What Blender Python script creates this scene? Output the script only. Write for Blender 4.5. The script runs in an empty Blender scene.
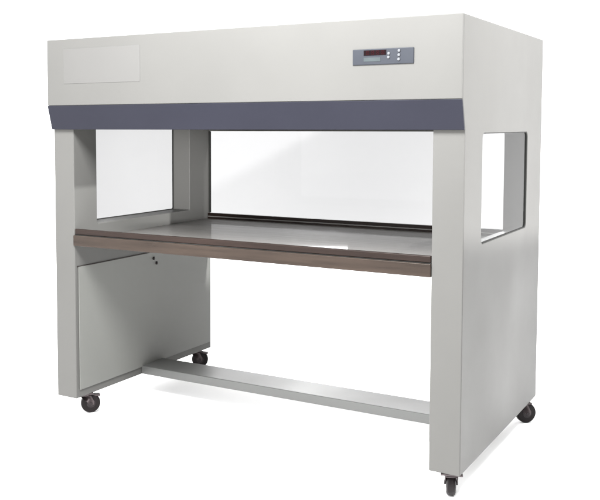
import bpy, bmesh, math, random
from mathutils import Vector, Matrix
random.seed(4)
sc = bpy.context.scene
COL = sc.collection

# ------------------------------------------------------------------ dimensions (metres)
W, D, T = 1.76, 1.062, 0.107          # width, depth, side panel thickness
ZT, ZV, ZB, ZL = 1.609, 1.337, 1.238, 0.0937   # top, top of visor, bottom of visor, bottom of panels
R1, R2 = 0.038, 0.0135                # how far the hood / the visor's lower edge stand proud of the legs

# ------------------------------------------------------------------ helpers
def link(o, parent=None):
    COL.objects.link(o)
    if parent: o.parent = parent
    return o

def obj(name, bm, mat, parent=None, bevel=0.0, segs=3, smooth=True, loc=None):
    bmesh.ops.remove_doubles(bm, verts=bm.verts, dist=1e-6)
    bmesh.ops.recalc_face_normals(bm, faces=bm.faces)
    me = bpy.data.meshes.new(name)
    bm.to_mesh(me); bm.free()
    me.materials.append(mat)
    o = bpy.data.objects.new(name, me)
    link(o, parent)
    if loc: o.location = loc
    if bevel:
        b = o.modifiers.new('bevel', 'BEVEL')
        b.width = bevel; b.segments = segs; b.limit_method = 'ANGLE'; b.angle_limit = math.radians(25)
        if smooth:
            for p in me.polygons: p.use_smooth = True
            w = o.modifiers.new('normals', 'WEIGHTED_NORMAL'); w.keep_sharp = True; w.weight = 100
    return o

def box(bm, x0, x1, y0, y1, z0, z1):
    m = Matrix.Translation(((x0+x1)/2, (y0+y1)/2, (z0+z1)/2)) @ Matrix.Diagonal((x1-x0, y1-y0, z1-z0, 1))
    bmesh.ops.create_cube(bm, size=1, matrix=m)

def prism_x(bm, prof, x0, x1):
    """profile of (y, z) extruded along x"""
    a = [bm.verts.new((x0, y, z)) for y, z in prof]
    b = [bm.verts.new((x1, y, z)) for y, z in prof]
    n = len(prof)
    bm.faces.new(a); bm.faces.new(b[::-1])
    for i in range(n): bm.faces.new((a[i], b[i], b[(i+1) % n], a[(i+1) % n]))

def lathe(bm, prof, mat=Matrix(), n=40):
    """profile of (axial, radius) turned about local x"""
    rings = []
    for ax, r in prof:
        rings.append([bm.verts.new(mat @ Vector((ax, r*math.cos(2*math.pi*k/n), r*math.sin(2*math.pi*k/n)))) for k in range(n)])
    for a, b in zip(rings, rings[1:]):
        for k in range(n): bm.faces.new((a[k], a[(k+1) % n], b[(k+1) % n], b[k]))
    bm.faces.new(rings[0][::-1]); bm.faces.new(rings[-1])

def rrect(y0, y1, z0, z1, r, n=6):
    pts = []
    for cy, cz, a0 in ((y1-r, z0+r, -90), (y1-r, z1-r, 0), (y0+r, z1-r, 90), (y0+r, z0+r, 180)):
        for k in range(n+1):
            a = math.radians(a0+90*k/n)
            pts.append((cy+r*math.cos(a), cz+r*math.sin(a)))
    return pts

def empty(name, loc, parent=None):
    o = bpy.data.objects.new(name, None); o.empty_display_size = .1
    link(o, parent); o.location = loc
    return o

# ------------------------------------------------------------------ materials
def mat(name, base, rough=.5, metal=0., spec=.5, var=.04, scale=3., bump=0., bscale=300., stretch=(1, 1, 1), coat=0., specks=0.):
    m = bpy.data.materials.new(name); m.use_nodes = True
    nt = m.node_tree; N = nt.nodes; L = nt.links
    p = N['Principled BSDF']
    p.inputs['Metallic'].default_value = metal
    p.inputs['Specular IOR Level'].default_value = spec
    p.inputs['Coat Weight'].default_value = coat
    tc = N.new('ShaderNodeTexCoord'); mp = N.new('ShaderNodeMapping')
    mp.inputs['Scale'].default_value = stretch
    L.new(tc.outputs['Object'], mp.inputs['Vector'])
    nz = N.new('ShaderNodeTexNoise'); nz.inputs['Scale'].default_value = scale; nz.inputs['Detail'].default_value = 6
    L.new(mp.outputs['Vector'], nz.inputs['Vector'])
    mr = N.new('ShaderNodeMapRange')
    mr.inputs['From Min'].default_value = .3; mr.inputs['From Max'].default_value = .7
    mr.inputs['To Min'].default_value = 1-var; mr.inputs['To Max'].default_value = 1+var
    L.new(nz.outputs['Fac'], mr.inputs['Value'])
    mx = N.new('ShaderNodeVectorMath'); mx.operation = 'SCALE'; mx.inputs[0].default_value = base if 'floor' in name else [c*.91 for c in base]
    L.new(mr.outputs['Result'], mx.inputs['Scale'])
    L.new(mx.outputs['Vector'], p.inputs['Base Color'])
    rr = N.new('ShaderNodeMapRange')
    rr.inputs['From Min'].default_value = .3; rr.inputs['From Max'].default_value = .7
    rr.inputs['To Min'].default_value = rough*.88; rr.inputs['To Max'].default_value = min(1, rough*1.12)
    L.new(nz.outputs['Fac'], rr.inputs['Value']); L.new(rr.outputs['Result'], p.inputs['Roughness'])
    if bump:
        n2 = N.new('ShaderNodeTexNoise'); n2.inputs['Scale'].default_value = bscale; n2.inputs['Detail'].default_value = 3
        L.new(mp.outputs['Vector'], n2.inputs['Vector'])
        b = N.new('ShaderNodeBump'); b.inputs['Strength'].default_value = bump; b.inputs['Distance'].default_value = .002
        L.new(n2.outputs['Fac'], b.inputs['Height']); L.new(b.outputs['Normal'], p.inputs['Normal'])
    return m

def glass(name, tint, var, refl=.5):
    """thin sheet: tinted see-through plus a fresnel-weighted mirror reflection"""
    m = bpy.data.materials.new(name); m.use_nodes = True
    nt = m.node_tree; N = nt.nodes; L = nt.links; N.clear()
    out = N.new('ShaderNodeOutputMaterial')
    tr = N.new('ShaderNodeBsdfTransparent'); gl = N.new('ShaderNodeBsdfGlossy'); gl.inputs['Roughness'].default_value = .03
    fr = N.new('ShaderNodeFresnel'); fr.inputs['IOR'].default_value = 1.45
    k = N.new('ShaderNodeMath'); k.operation = 'MULTIPLY'; k.inputs[1].default_value = refl
    L.new(fr.outputs['Fac'], k.inputs[0])
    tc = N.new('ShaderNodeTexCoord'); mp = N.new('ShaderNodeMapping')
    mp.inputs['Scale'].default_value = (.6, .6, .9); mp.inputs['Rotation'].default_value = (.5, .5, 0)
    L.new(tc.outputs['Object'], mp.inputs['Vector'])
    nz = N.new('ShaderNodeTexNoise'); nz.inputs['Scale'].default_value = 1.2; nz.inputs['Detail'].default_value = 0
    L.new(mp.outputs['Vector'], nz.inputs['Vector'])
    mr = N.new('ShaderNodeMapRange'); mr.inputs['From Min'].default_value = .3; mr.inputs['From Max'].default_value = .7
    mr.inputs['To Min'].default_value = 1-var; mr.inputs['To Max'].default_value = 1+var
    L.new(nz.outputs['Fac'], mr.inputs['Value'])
    sv = N.new('ShaderNodeVectorMath'); sv.operation = 'SCALE'; sv.inputs[0].default_value = tint  # noise paints soft grey light gradients into the tint
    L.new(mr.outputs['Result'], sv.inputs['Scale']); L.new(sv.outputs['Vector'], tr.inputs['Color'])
    mx = N.new('ShaderNodeMixShader')
    L.new(k.outputs['Value'], mx.inputs['Fac']); L.new(tr.outputs[0], mx.inputs[1]); L.new(gl.outputs[0], mx.inputs[2])
    L.new(mx.outputs[0], out.inputs['Surface'])
    return m

M = dict(
    paint=mat('light_grey_enamel', (.0790, .0778, .0740), rough=.40, spec=.07, var=.035, scale=2.2, bump=.05, bscale=420),
    inner=mat('grey_enamel_door', (.112, .1125, .105), rough=.5, spec=.2, var=.05, scale=2.6, bump=.05, bscale=420),
    rail=mat('pale_enamel_rail', (.068, .069, .066), rough=.42, spec=.56, var=.04, scale=3),
    visor=mat('slate_blue_enamel', (.0115, .0118, .0175), rough=.42, spec=.09, var=.06, scale=3, bump=.05, bscale=420),
    steel=mat('brushed_steel', (.118, .112, .105), rough=.5, metal=.10, coat=.26, var=.10, scale=4, bump=.12, bscale=60, stretch=(1, 14, 14)),
    brown_sheen=mat('steel_edge_painted_sheen', (.026, .0180, .0135), rough=.30, metal=.45, spec=.28, var=.26, scale=4, bump=.10, bscale=60, stretch=(1, 14, 14)),  # brown reflections and streaks on steel, painted into the base colour
    brown=mat('dark_brown_rim', (.0115, .0066, .0050), rough=.4, metal=.2, spec=.16, var=.25, scale=4, bump=.08, bscale=60, stretch=(1, 14, 14)),
    sill=mat('polished_sill', (.62, .62, .60), rough=.16, metal=1., var=.05, scale=6),
    gasket=mat('black_rubber', (.020, .020, .019), rough=.6, spec=.1, var=.1, scale=20),
    plate=mat('blank_label_film', (.0835, .082, .079), rough=.42, spec=.07, var=.02, scale=4),
    panelgrey=mat('blue_grey_overlay', (.0175, .0195, .0245), rough=.4, spec=.15, var=.05, scale=12),
    teal=mat('pale_teal_strip', (.030, .037, .039), rough=.4, spec=.15, var=.08, scale=30),
    screen=mat('dark_display_glass', (.004, .0015, .002), rough=.2, spec=.06, var=.05),
    led=mat('dark_red_segment', (.014, .0012, .0022), rough=.4, spec=.05, var=.05),
    button=mat('white_button', (.066, .069, .075), rough=.4, var=.03, scale=40),
    rubber=mat('caster_tread', (.006, .0042, .0045), rough=.42, spec=.12, var=.25, scale=60, bump=.1, bscale=300),
    bracket=mat('caster_steel', (.045, .036, .037), rough=.34, metal=.55, spec=.3, var=.2, scale=30),
    hub=mat('caster_hub', (.012, .0085, .0095), rough=.4, spec=.2, var=.2, scale=40),
    grille=mat('filter_grille_metal', (.30, .30, .29), rough=.5, var=.05),
    floor=mat('white_studio_floor', (.93, .93, .93), rough=.9, spec=.1, var=.01, scale=.6),
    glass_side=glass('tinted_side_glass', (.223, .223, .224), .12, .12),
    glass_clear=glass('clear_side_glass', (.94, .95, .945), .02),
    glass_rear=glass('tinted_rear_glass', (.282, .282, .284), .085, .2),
)

# ------------------------------------------------------------------ setting
# a white studio floor that sweeps up into a backdrop behind the bench
dv = Vector((-.50, .866, 0)); sv = Vector((.866, .50, 0)); oc = Vector((.9, .5, 0))
prof = [(-14, 0), (-8, 0), (-4, 0), (0, 0), (4, 0)]
RS, YS = 3.0, 6.0
prof += [(YS+RS*math.sin(math.radians(a)), RS-RS*math.cos(math.radians(a))) for a in range(0, 91, 5)]
prof += [(YS+RS+.02, 4.0), (YS+RS+.04, 5.5)]
bm = bmesh.new()
rows = [[bm.verts.new(oc+dv*d+sv*s+Vector((0, 0, z))) for s in range(-16, 17, 4)] for d, z in prof]
for a, b in zip(rows, rows[1:]):
    for k in range(len(a)-1): bm.faces.new((a[k], a[k+1], b[k+1], b[k]))
for fc in bm.faces: fc.smooth = True
g = obj('ground', bm, M['floor']); g['kind'] = 'structure'

# ------------------------------------------------------------------ the bench
bench = empty('laminar_flow_bench', (0, 0, 0))
bench['label'] = 'pale grey laminar flow clean bench on casters with slate blue visor strip'
bench['category'] = 'clean bench'

def side_panel(x_out, x_in, hole_out, hole_in, r_out, r_in):
    yf = -R1+.007                                     # stands just behind the hood's front sheet
    prof = [(0, ZL), (D, ZL), (D, ZT), (yf, ZT), (yf, ZV), (-R2+.013, ZB), (0, ZB-.0)]
    prof = [(0, ZL), (D, ZL), (D, ZT), (yf, ZT), (yf, ZV+.001), (-.0005, ZB)]
    bm = bmesh.new()
    def skin(x, hole):
        o = [bm.verts.new((x, y, z)) for y, z in prof]
        h = [bm.verts.new((x, y, z)) for y, z in hole]
        es = [bm.edges.new((c[i], c[(i+1) % len(c)])) for c in (o, h) for i in range(len(c))]
        bmesh.ops.triangle_fill(bm, edges=es, use_beauty=True, use_dissolve=False)
        return o, h
    o1, h1 = skin(x_out, hole_out)
    o2, h2 = skin(x_in, hole_in)
    for a, b in ((o1, o2), (h1, h2)):
        for i in range(len(a)):
            j = (i+1) % len(a)
            bm.faces.new((a[i], a[j], b[j], b[i]))
    return obj('side_panel', bm, M['paint'], bench, bevel=.004, segs=3)

def pane(x0, x1, hole, inset, m, parent, name='window_pane'):
    bm = bmesh.new()
    prism_x(bm, hole, x0, x0+.0001)                   # one thin sheet of glass
    bmesh.ops.delete(bm, geom=[f for f in bm.faces if abs(f.calc_center_median().x-x0) > 2e-5], context='FACES')
    return obj(name, bm, m, parent)

def ring(x0, x1, outer, inner, m, parent, name):
    bm = bmesh.new()
    n = len(outer)
    v = [[bm.verts.new((x, y, z)) for y, z in c] for x in (x0, x1) for c in (outer, inner)]
    for a, b in ((0, 1), (1, 3), (3, 2), (2, 0)):
        for i in range(n):
            j = (i+1) % n
            bm.faces.new((v[a][i], v[a][j], v[b][j], v[b][i]))
    return obj(name, bm, m, parent)

# right panel
ho = rrect(.20, .825, .845, 1.227, .022)
hi = rrect(.150, .885, .812, 1.227, .022)
rp = side_panel(W, W-T, ho, hi, .02, .02)
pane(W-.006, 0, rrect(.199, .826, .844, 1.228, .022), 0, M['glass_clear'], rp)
ring(W-.010, W-.003, rrect(.1985, .8275, .8435, 1.2285, .023), rrect(.202, .823, .8475, 1.2245, .020), M['gasket'], rp, 'window_gasket')
bm = bmesh.new()
sl = [(W-.011, .845), (W-T+.003, .8165), (W-T+.003, .8195), (W-.011, .848)]
fa = [bm.verts.new((x, .185, z)) for x, z in sl]; fb = [bm.verts.new((x, .80, z)) for x, z in sl]
bm.faces.new(fa); bm.faces.new(fb[::-1])
for k in range(4): bm.faces.new((fa[k], fb[k], fb[(k+1) % 4], fa[(k+1) % 4]))
obj('window_sill', bm, M['sill'], rp)
# left panel
ho = rrect(.149, .869, .832, 1.248, .010)
lp = side_panel(0, T, ho, ho, .02, .02)
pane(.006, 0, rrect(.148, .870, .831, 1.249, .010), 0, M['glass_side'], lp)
ring(.003, .010, rrect(.1475, .8705, .8305, 1.2495, .012), rrect(.152, .866, .835, 1.245, .008), M['gasket'], lp, 'window_gasket')

# access door on the left panel's inner face
bm = bmesh.new(); box(bm, T+.001, T+.0055, .018, 1.045, .128, .658)
ap = obj('access_door', bm, M['inner'], bench, bevel=.002)
bm = bmesh.new(); box(bm, T-.003, T+.003, .012, 1.05, .658, .6604)
obj('door_seam', bm, M['brown'], ap)
for y, z in ((.552, .628), (.575, .603)):
    bm = bmesh.new()
    lathe(bm, [(T+.004, .0075), (T+.010, .0075), (T+.012, .005)], Matrix.Translation((0, y, z)), 20)
    obj('latch', bm, M['rubber'], ap)

# hood
bm = bmesh.new(); box(bm, 0, W, -R1, -R1+.0065, ZV, ZT)
hf = obj('hood_front', bm, M['paint'], bench, bevel=.0055, segs=4)
bm = bmesh.new(); box(bm, .092, .484, -R1-.0012, -R1+.001, 1.426, 1.568)
obj('blank_label', bm, M['plate'], hf, bevel=.0006, segs=1)
bm = bmesh.new(); box(bm, T+.001, W-T-.001, -R1+.008, D-.001, ZT-.012, ZT-.001)
obj('hood_top', bm, M['paint'], bench)
bm = bmesh.new(); box(bm, T+.001, W-T-.001, D-.014, D-.002, 1.225, ZT-.0125)
obj('hood_back', bm, M['paint'], bench)
bm = bmesh.new()
box(bm, T+.001, W-T-.001, .03, .05, 1.25, 1.27); box(bm, T+.001, W-T-.001, D-.05, D-.03, 1.25, 1.27)
for k in range(30):
    x = T+.02+(W-2*T-.04)*k/29
    box(bm, x-.004, x+.004, .05, D-.05, 1.252, 1.262)
obj('filter_grille', bm, M['grille'], bench)
bm = bmesh.new(); box(bm, T+.001, W-T-.001, .03, D-.02, 1.271, 1.40)
obj('filter_housing', bm, M['grille'], bench)

# visor
bm = bmesh.new()
prism_x(bm, [(-R1-.0015, ZV-.0005), (-R2, ZB), (-R2+.011, ZB), (-R1+.0062, ZV-.0005)], .0, W)
vis = obj('visor', bm, M['visor'], bench, bevel=.002, segs=2)

# control panel on the hood front
cy = -R1
bm = bmesh.new(); box(bm, 1.383, 1.599, cy-.004, cy+.001, 1.4555, 1.508)
cp = obj('control_panel', bm, M['panelgrey'], bench, bevel=.002, segs=2)
bm = bmesh.new(); box(bm, 1.424, 1.504, cy-.0052, cy-.003, 1.4865, 1.5035)
ds = obj('display', bm, M['screen'], cp)
bm = bmesh.new()
for k in range(4):                                   # unlit number segments behind the dark glass
    x = 1.434+k*.018
    for (a, b, c, d) in ((0, .009, .012, .0135), (0, .009, .0062, .0077), (0, .009, .0005, .002), (0, .0015, .002, .012), (.0075, .009, .002, .012)):
        box(bm, x+a, x+b, cy-.0057, cy-.0050, 1.4882+c, 1.4882+d)
sg = obj('digit_segments', bm, M['led'], cp)
bm = bmesh.new(); box(bm, 1.424, 1.484, cy-.0048, cy-.003, 1.4665, 1.4795)
obj('legend_strip', bm, M['teal'], cp)
for x, z in ((1.513, 1.4905), (1.512, 1.4785), (1.549, 1.4985), (1.5485, 1.4845), (1.548, 1.4705)):
    bm = bmesh.new()
    lathe(bm, [(0, .0048), (.003, .0048), (.004, .0036)], Matrix.Translation((x, cy-.0035, z)) @ Matrix.Rotation(-math.pi/2, 4, 'Z'), 24)
    obj('button', bm, M['button'], cp)

# rear glass
bm = bmesh.new()
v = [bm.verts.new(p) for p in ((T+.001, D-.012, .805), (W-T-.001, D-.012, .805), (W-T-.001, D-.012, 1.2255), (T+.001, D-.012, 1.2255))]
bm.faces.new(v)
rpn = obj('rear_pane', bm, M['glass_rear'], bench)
bm = bmesh.new(); box(bm, T+.0005, T+.008, D-.018, D-.006, .806, 1.224)
obj('pane_gasket', bm, M['gasket'], rpn)
bm = bmesh.new(); box(bm, W-T-.008, W-T-.0005, D-.018, D-.006, .806, 1.224)
obj('pane_gasket', bm, M['gasket'], rpn)

# worktop tray
bm = bmesh.new(); box(bm, T+.001, W-T-.001, .016, D-.03, .752, .776)
wt = obj('worktop', bm, M['steel'], bench)
bm = bmesh.new(); box(bm, T-.004, W-T+.0, -.006, .0155, .7495, .7945)
obj('front_edge', bm, M['brown_sheen'], wt, bevel=.003)
bm = bmesh.new(); box(bm, T+.001, W-T-.001, -.001, .0145, .7975, .821)
obj('front_rim', bm, M['brown'], wt, bevel=.004)
bm = bmesh.new(); box(bm, T+.001, W-T-.001, .002, .014, .7945, .7975)
obj('rim_gasket', bm, M['gasket'], wt)
bm = bmesh.new(); box(bm, T+.001, W-T-.001, D-.0295, D-.003, .752, .784)
obj('rear_rim', bm, M['brown'], wt, bevel=.003)
bm = bmesh.new(); box(bm, T+.001, W-T-.001, D-.024, D-.005, .784, .7895)
obj('rear_strip', bm, M['steel'], wt)
bm = bmesh.new(); box(bm, T+.001, W-T-.001, D-.0285, D-.004, .7895, .8045)
obj('rear_ledge', bm, M['brown'], wt, bevel=.002, segs=2)

# foot rail between the side panels
bm = bmesh.new(); box(bm, T+.0005, W-T-.0005, .457, .628, .0955, .134)
obj('foot_rail', bm, M['rail'], bench, bevel=.004)

# casters
def caster(x, y, yaw, pedal=True):
    c = empty('caster', (x, y, 0), bench)
    c.rotation_euler = (0, 0, yaw)                    # local y is the rolling direction
    bm = bmesh.new()
    box(bm, -.036, .036, -.004-.036, -.004+.036, .0865, .0932)
    lathe(bm, [(.079, .024), (.0873, .027)], Matrix.Rotation(-math.pi/2, 4, 'Y') , 32)
    # turn the raceway so that its axis is vertical
    o = obj('mounting_plate', bm, M['bracket'], c, bevel=.0012, segs=2)
    bm = bmesh.new()
    for s in (-1, 1):                                 # fork cheeks, tapering to the axle
        a = [(-.026, .0795), (.022, .0795), (.036, .052), (.034, .038), (.024, .034), (.012, .042)]
        x0, x1 = sorted((s*.0185, s*.0215))
        prism_x(bm, a, x0, x1)
    box(bm, -.0215, .0215, -.026, .022, .0765, .0795)
    obj('fork', bm, M['bracket'], c, bevel=.001, segs=2)
    bm = bmesh.new()
    prof = [(-.0155, .020), (-.0155, .034), (-.013, .040), (-.008, .0425), (.008, .0425), (.013, .040), (.0155, .034), (.0155, .020)]
    mt = Matrix.Translation((0, .022, .0428))
    lathe(bm, prof, mt, 48)
    w = obj('wheel', bm, M['rubber'], c, bevel=.001, segs=2)
    bm = bmesh.new()
    lathe(bm, [(-.0235, .006), (-.0230, .0075), (-.0175, .0075), (-.0168, .019), (-.0120, .0195), (.0120, .0195), (.0168, .019), (.0175, .0075), (.0230, .0075), (.0235, .006)], mt, 32)
    obj('hub', bm, M['hub'], c)
    if pedal:
        bm = bmesh.new()
        prism_x(bm, [(.020, .076), (.060, .071), (.066, .074), (.064, .079), (.022, .0825)], -.014, .014)
        obj('brake_pedal', bm, M['bracket'], c, bevel=.0015, segs=2)
    return c
c1 = caster(.066, .105, math.radians(-42))
c2 = caster(1.717, .046, math.radians(20), False)
c3 = caster(1.722, .962, math.radians(-48), False)
c4 = caster(.060, .990, math.radians(-60))

# ------------------------------------------------------------------ light
w = bpy.data.worlds.new('World'); sc.world = w; w.use_nodes = True
wn = w.node_tree.nodes; wl = w.node_tree.links
bg = wn['Background']; bg.inputs[1].default_value = 4.4
tc = wn.new('ShaderNodeTexCoord'); sx = wn.new('ShaderNodeSeparateXYZ'); wr = wn.new('ShaderNodeMapRange')
wr.interpolation_type = 'SMOOTHSTEP'
wr.inputs['From Min'].default_value = .05; wr.inputs['From Max'].default_value = .65
wr.inputs['To Min'].default_value = 1; wr.inputs['To Max'].default_value = .05   # white surround, dimming added on its right to darken the bench's side panel
wl.new(tc.outputs['Generated'], sx.inputs[0]); wl.new(sx.outputs['X'], wr.inputs['Value']); 
wz = wn.new('ShaderNodeMapRange'); wz.interpolation_type = 'SMOOTHSTEP'          # ... but only low down: kept white overhead so the floor stays lit
wz.inputs['From Min'].default_value = .58; wz.inputs['From Max'].default_value = 1.0
wl.new(sx.outputs['Z'], wz.inputs['Value'])
wm = wn.new('ShaderNodeMath'); wm.operation = 'MAXIMUM'
wl.new(wr.outputs[0], wm.inputs[0]); wl.new(wz.outputs[0], wm.inputs[1]); wl.new(wm.outputs[0], bg.inputs[0])

def aim(o, target): o.rotation_euler = (Vector(target)-o.location).to_track_quat('-Z', 'Y').to_euler()
def area(loc, target, size, power, col=(1, 1, 1)):
    l = bpy.data.lights.new('area_lamp', 'AREA'); l.energy = power; l.size = size; l.color = col
    o = link(bpy.data.objects.new('area_lamp', l)); o.location = loc; aim(o, target); return o
def spot(loc, target, ang, blend, power, rad=.02, col=(1, 1, 1)):
    l = bpy.data.lights.new('added_spot', 'SPOT'); l.energy = power; l.spot_size = math.radians(ang); l.spot_blend = blend
    l.shadow_soft_size = rad; l.color = col
    o = link(bpy.data.objects.new('added_spot', l)); o.location = loc; aim(o, target); return o

area((1.3, -1.35, 2.75), (.95, 0, 1.5), .9, 285, (.985, .992, 1))
lx = 8.0
a = math.radians(-12.2+58)
spot((lx, 1.3, 2.1), (1.76, 1.3, 2.1+math.tan(a)*6.24), 116, .02, 4700, .05)  # unseen spot added so its cone edge imitates the side panel's reflection boundary
area((2.55, .40, 2.45), (1.76, .45, 1.55), .5, 44)  # unseen lamp added to brighten the top of the right panel
spot((2.9, -2.75, .98), (.1, .80, .98), 9.5, 1.0, 2100, .08)  # fill spot added near the camera to lift the dark inner left post
sl = area((-.70, 4.0, 1.345), (1.10, .27, 1.345), .5, 6)          # strip lamp added behind, hidden by the hood, for the worktop's bright streak
sl.data.shape = 'RECTANGLE'; sl.data.size_y = .05
spot((4.2, 1.5, .7), (1.76, .68, .40), 15, 1.0, 130, .1)  # weak spot added to imitate the glossy highlight low on the right panel

# ------------------------------------------------------------------ camera (solved from the photograph's vanishing points)
f, pcx, pcy = 913.679, 221.905, 186.049
yaw, pit, rol = (math.radians(v) for v in (31.844756, -3.783292, -.079125))
fw = Vector((-math.sin(yaw)*math.cos(pit), math.cos(yaw)*math.cos(pit), math.sin(pit)))
ri = Vector((math.cos(yaw), math.sin(yaw), 0)); up = ri.cross(fw)
r = ri*math.cos(rol)+up*math.sin(rol); u = up*math.cos(rol)-ri*math.sin(rol)
cam = bpy.data.cameras.new('camera'); co = link(bpy.data.objects.new('camera', cam))
m = Matrix((r, u, -fw)).transposed().to_4x4(); m.translation = (2.649376, -2.918951, 1.253306)
co.matrix_world = m
cam.sensor_fit = 'HORIZONTAL'; cam.sensor_width = 36; cam.lens = f/600*36
cam.shift_x = (300-pcx)/600; cam.shift_y = (pcy-250)/600
cam.clip_start = .05; cam.clip_end = 500
sc.camera = co

sc.view_settings.view_transform = 'Standard'; sc.view_settings.look = 'None'
sc.view_settings.exposure = .137; sc.view_settings.gamma = 1
sc.cycles.max_bounces = 10; sc.cycles.transparent_max_bounces = 12
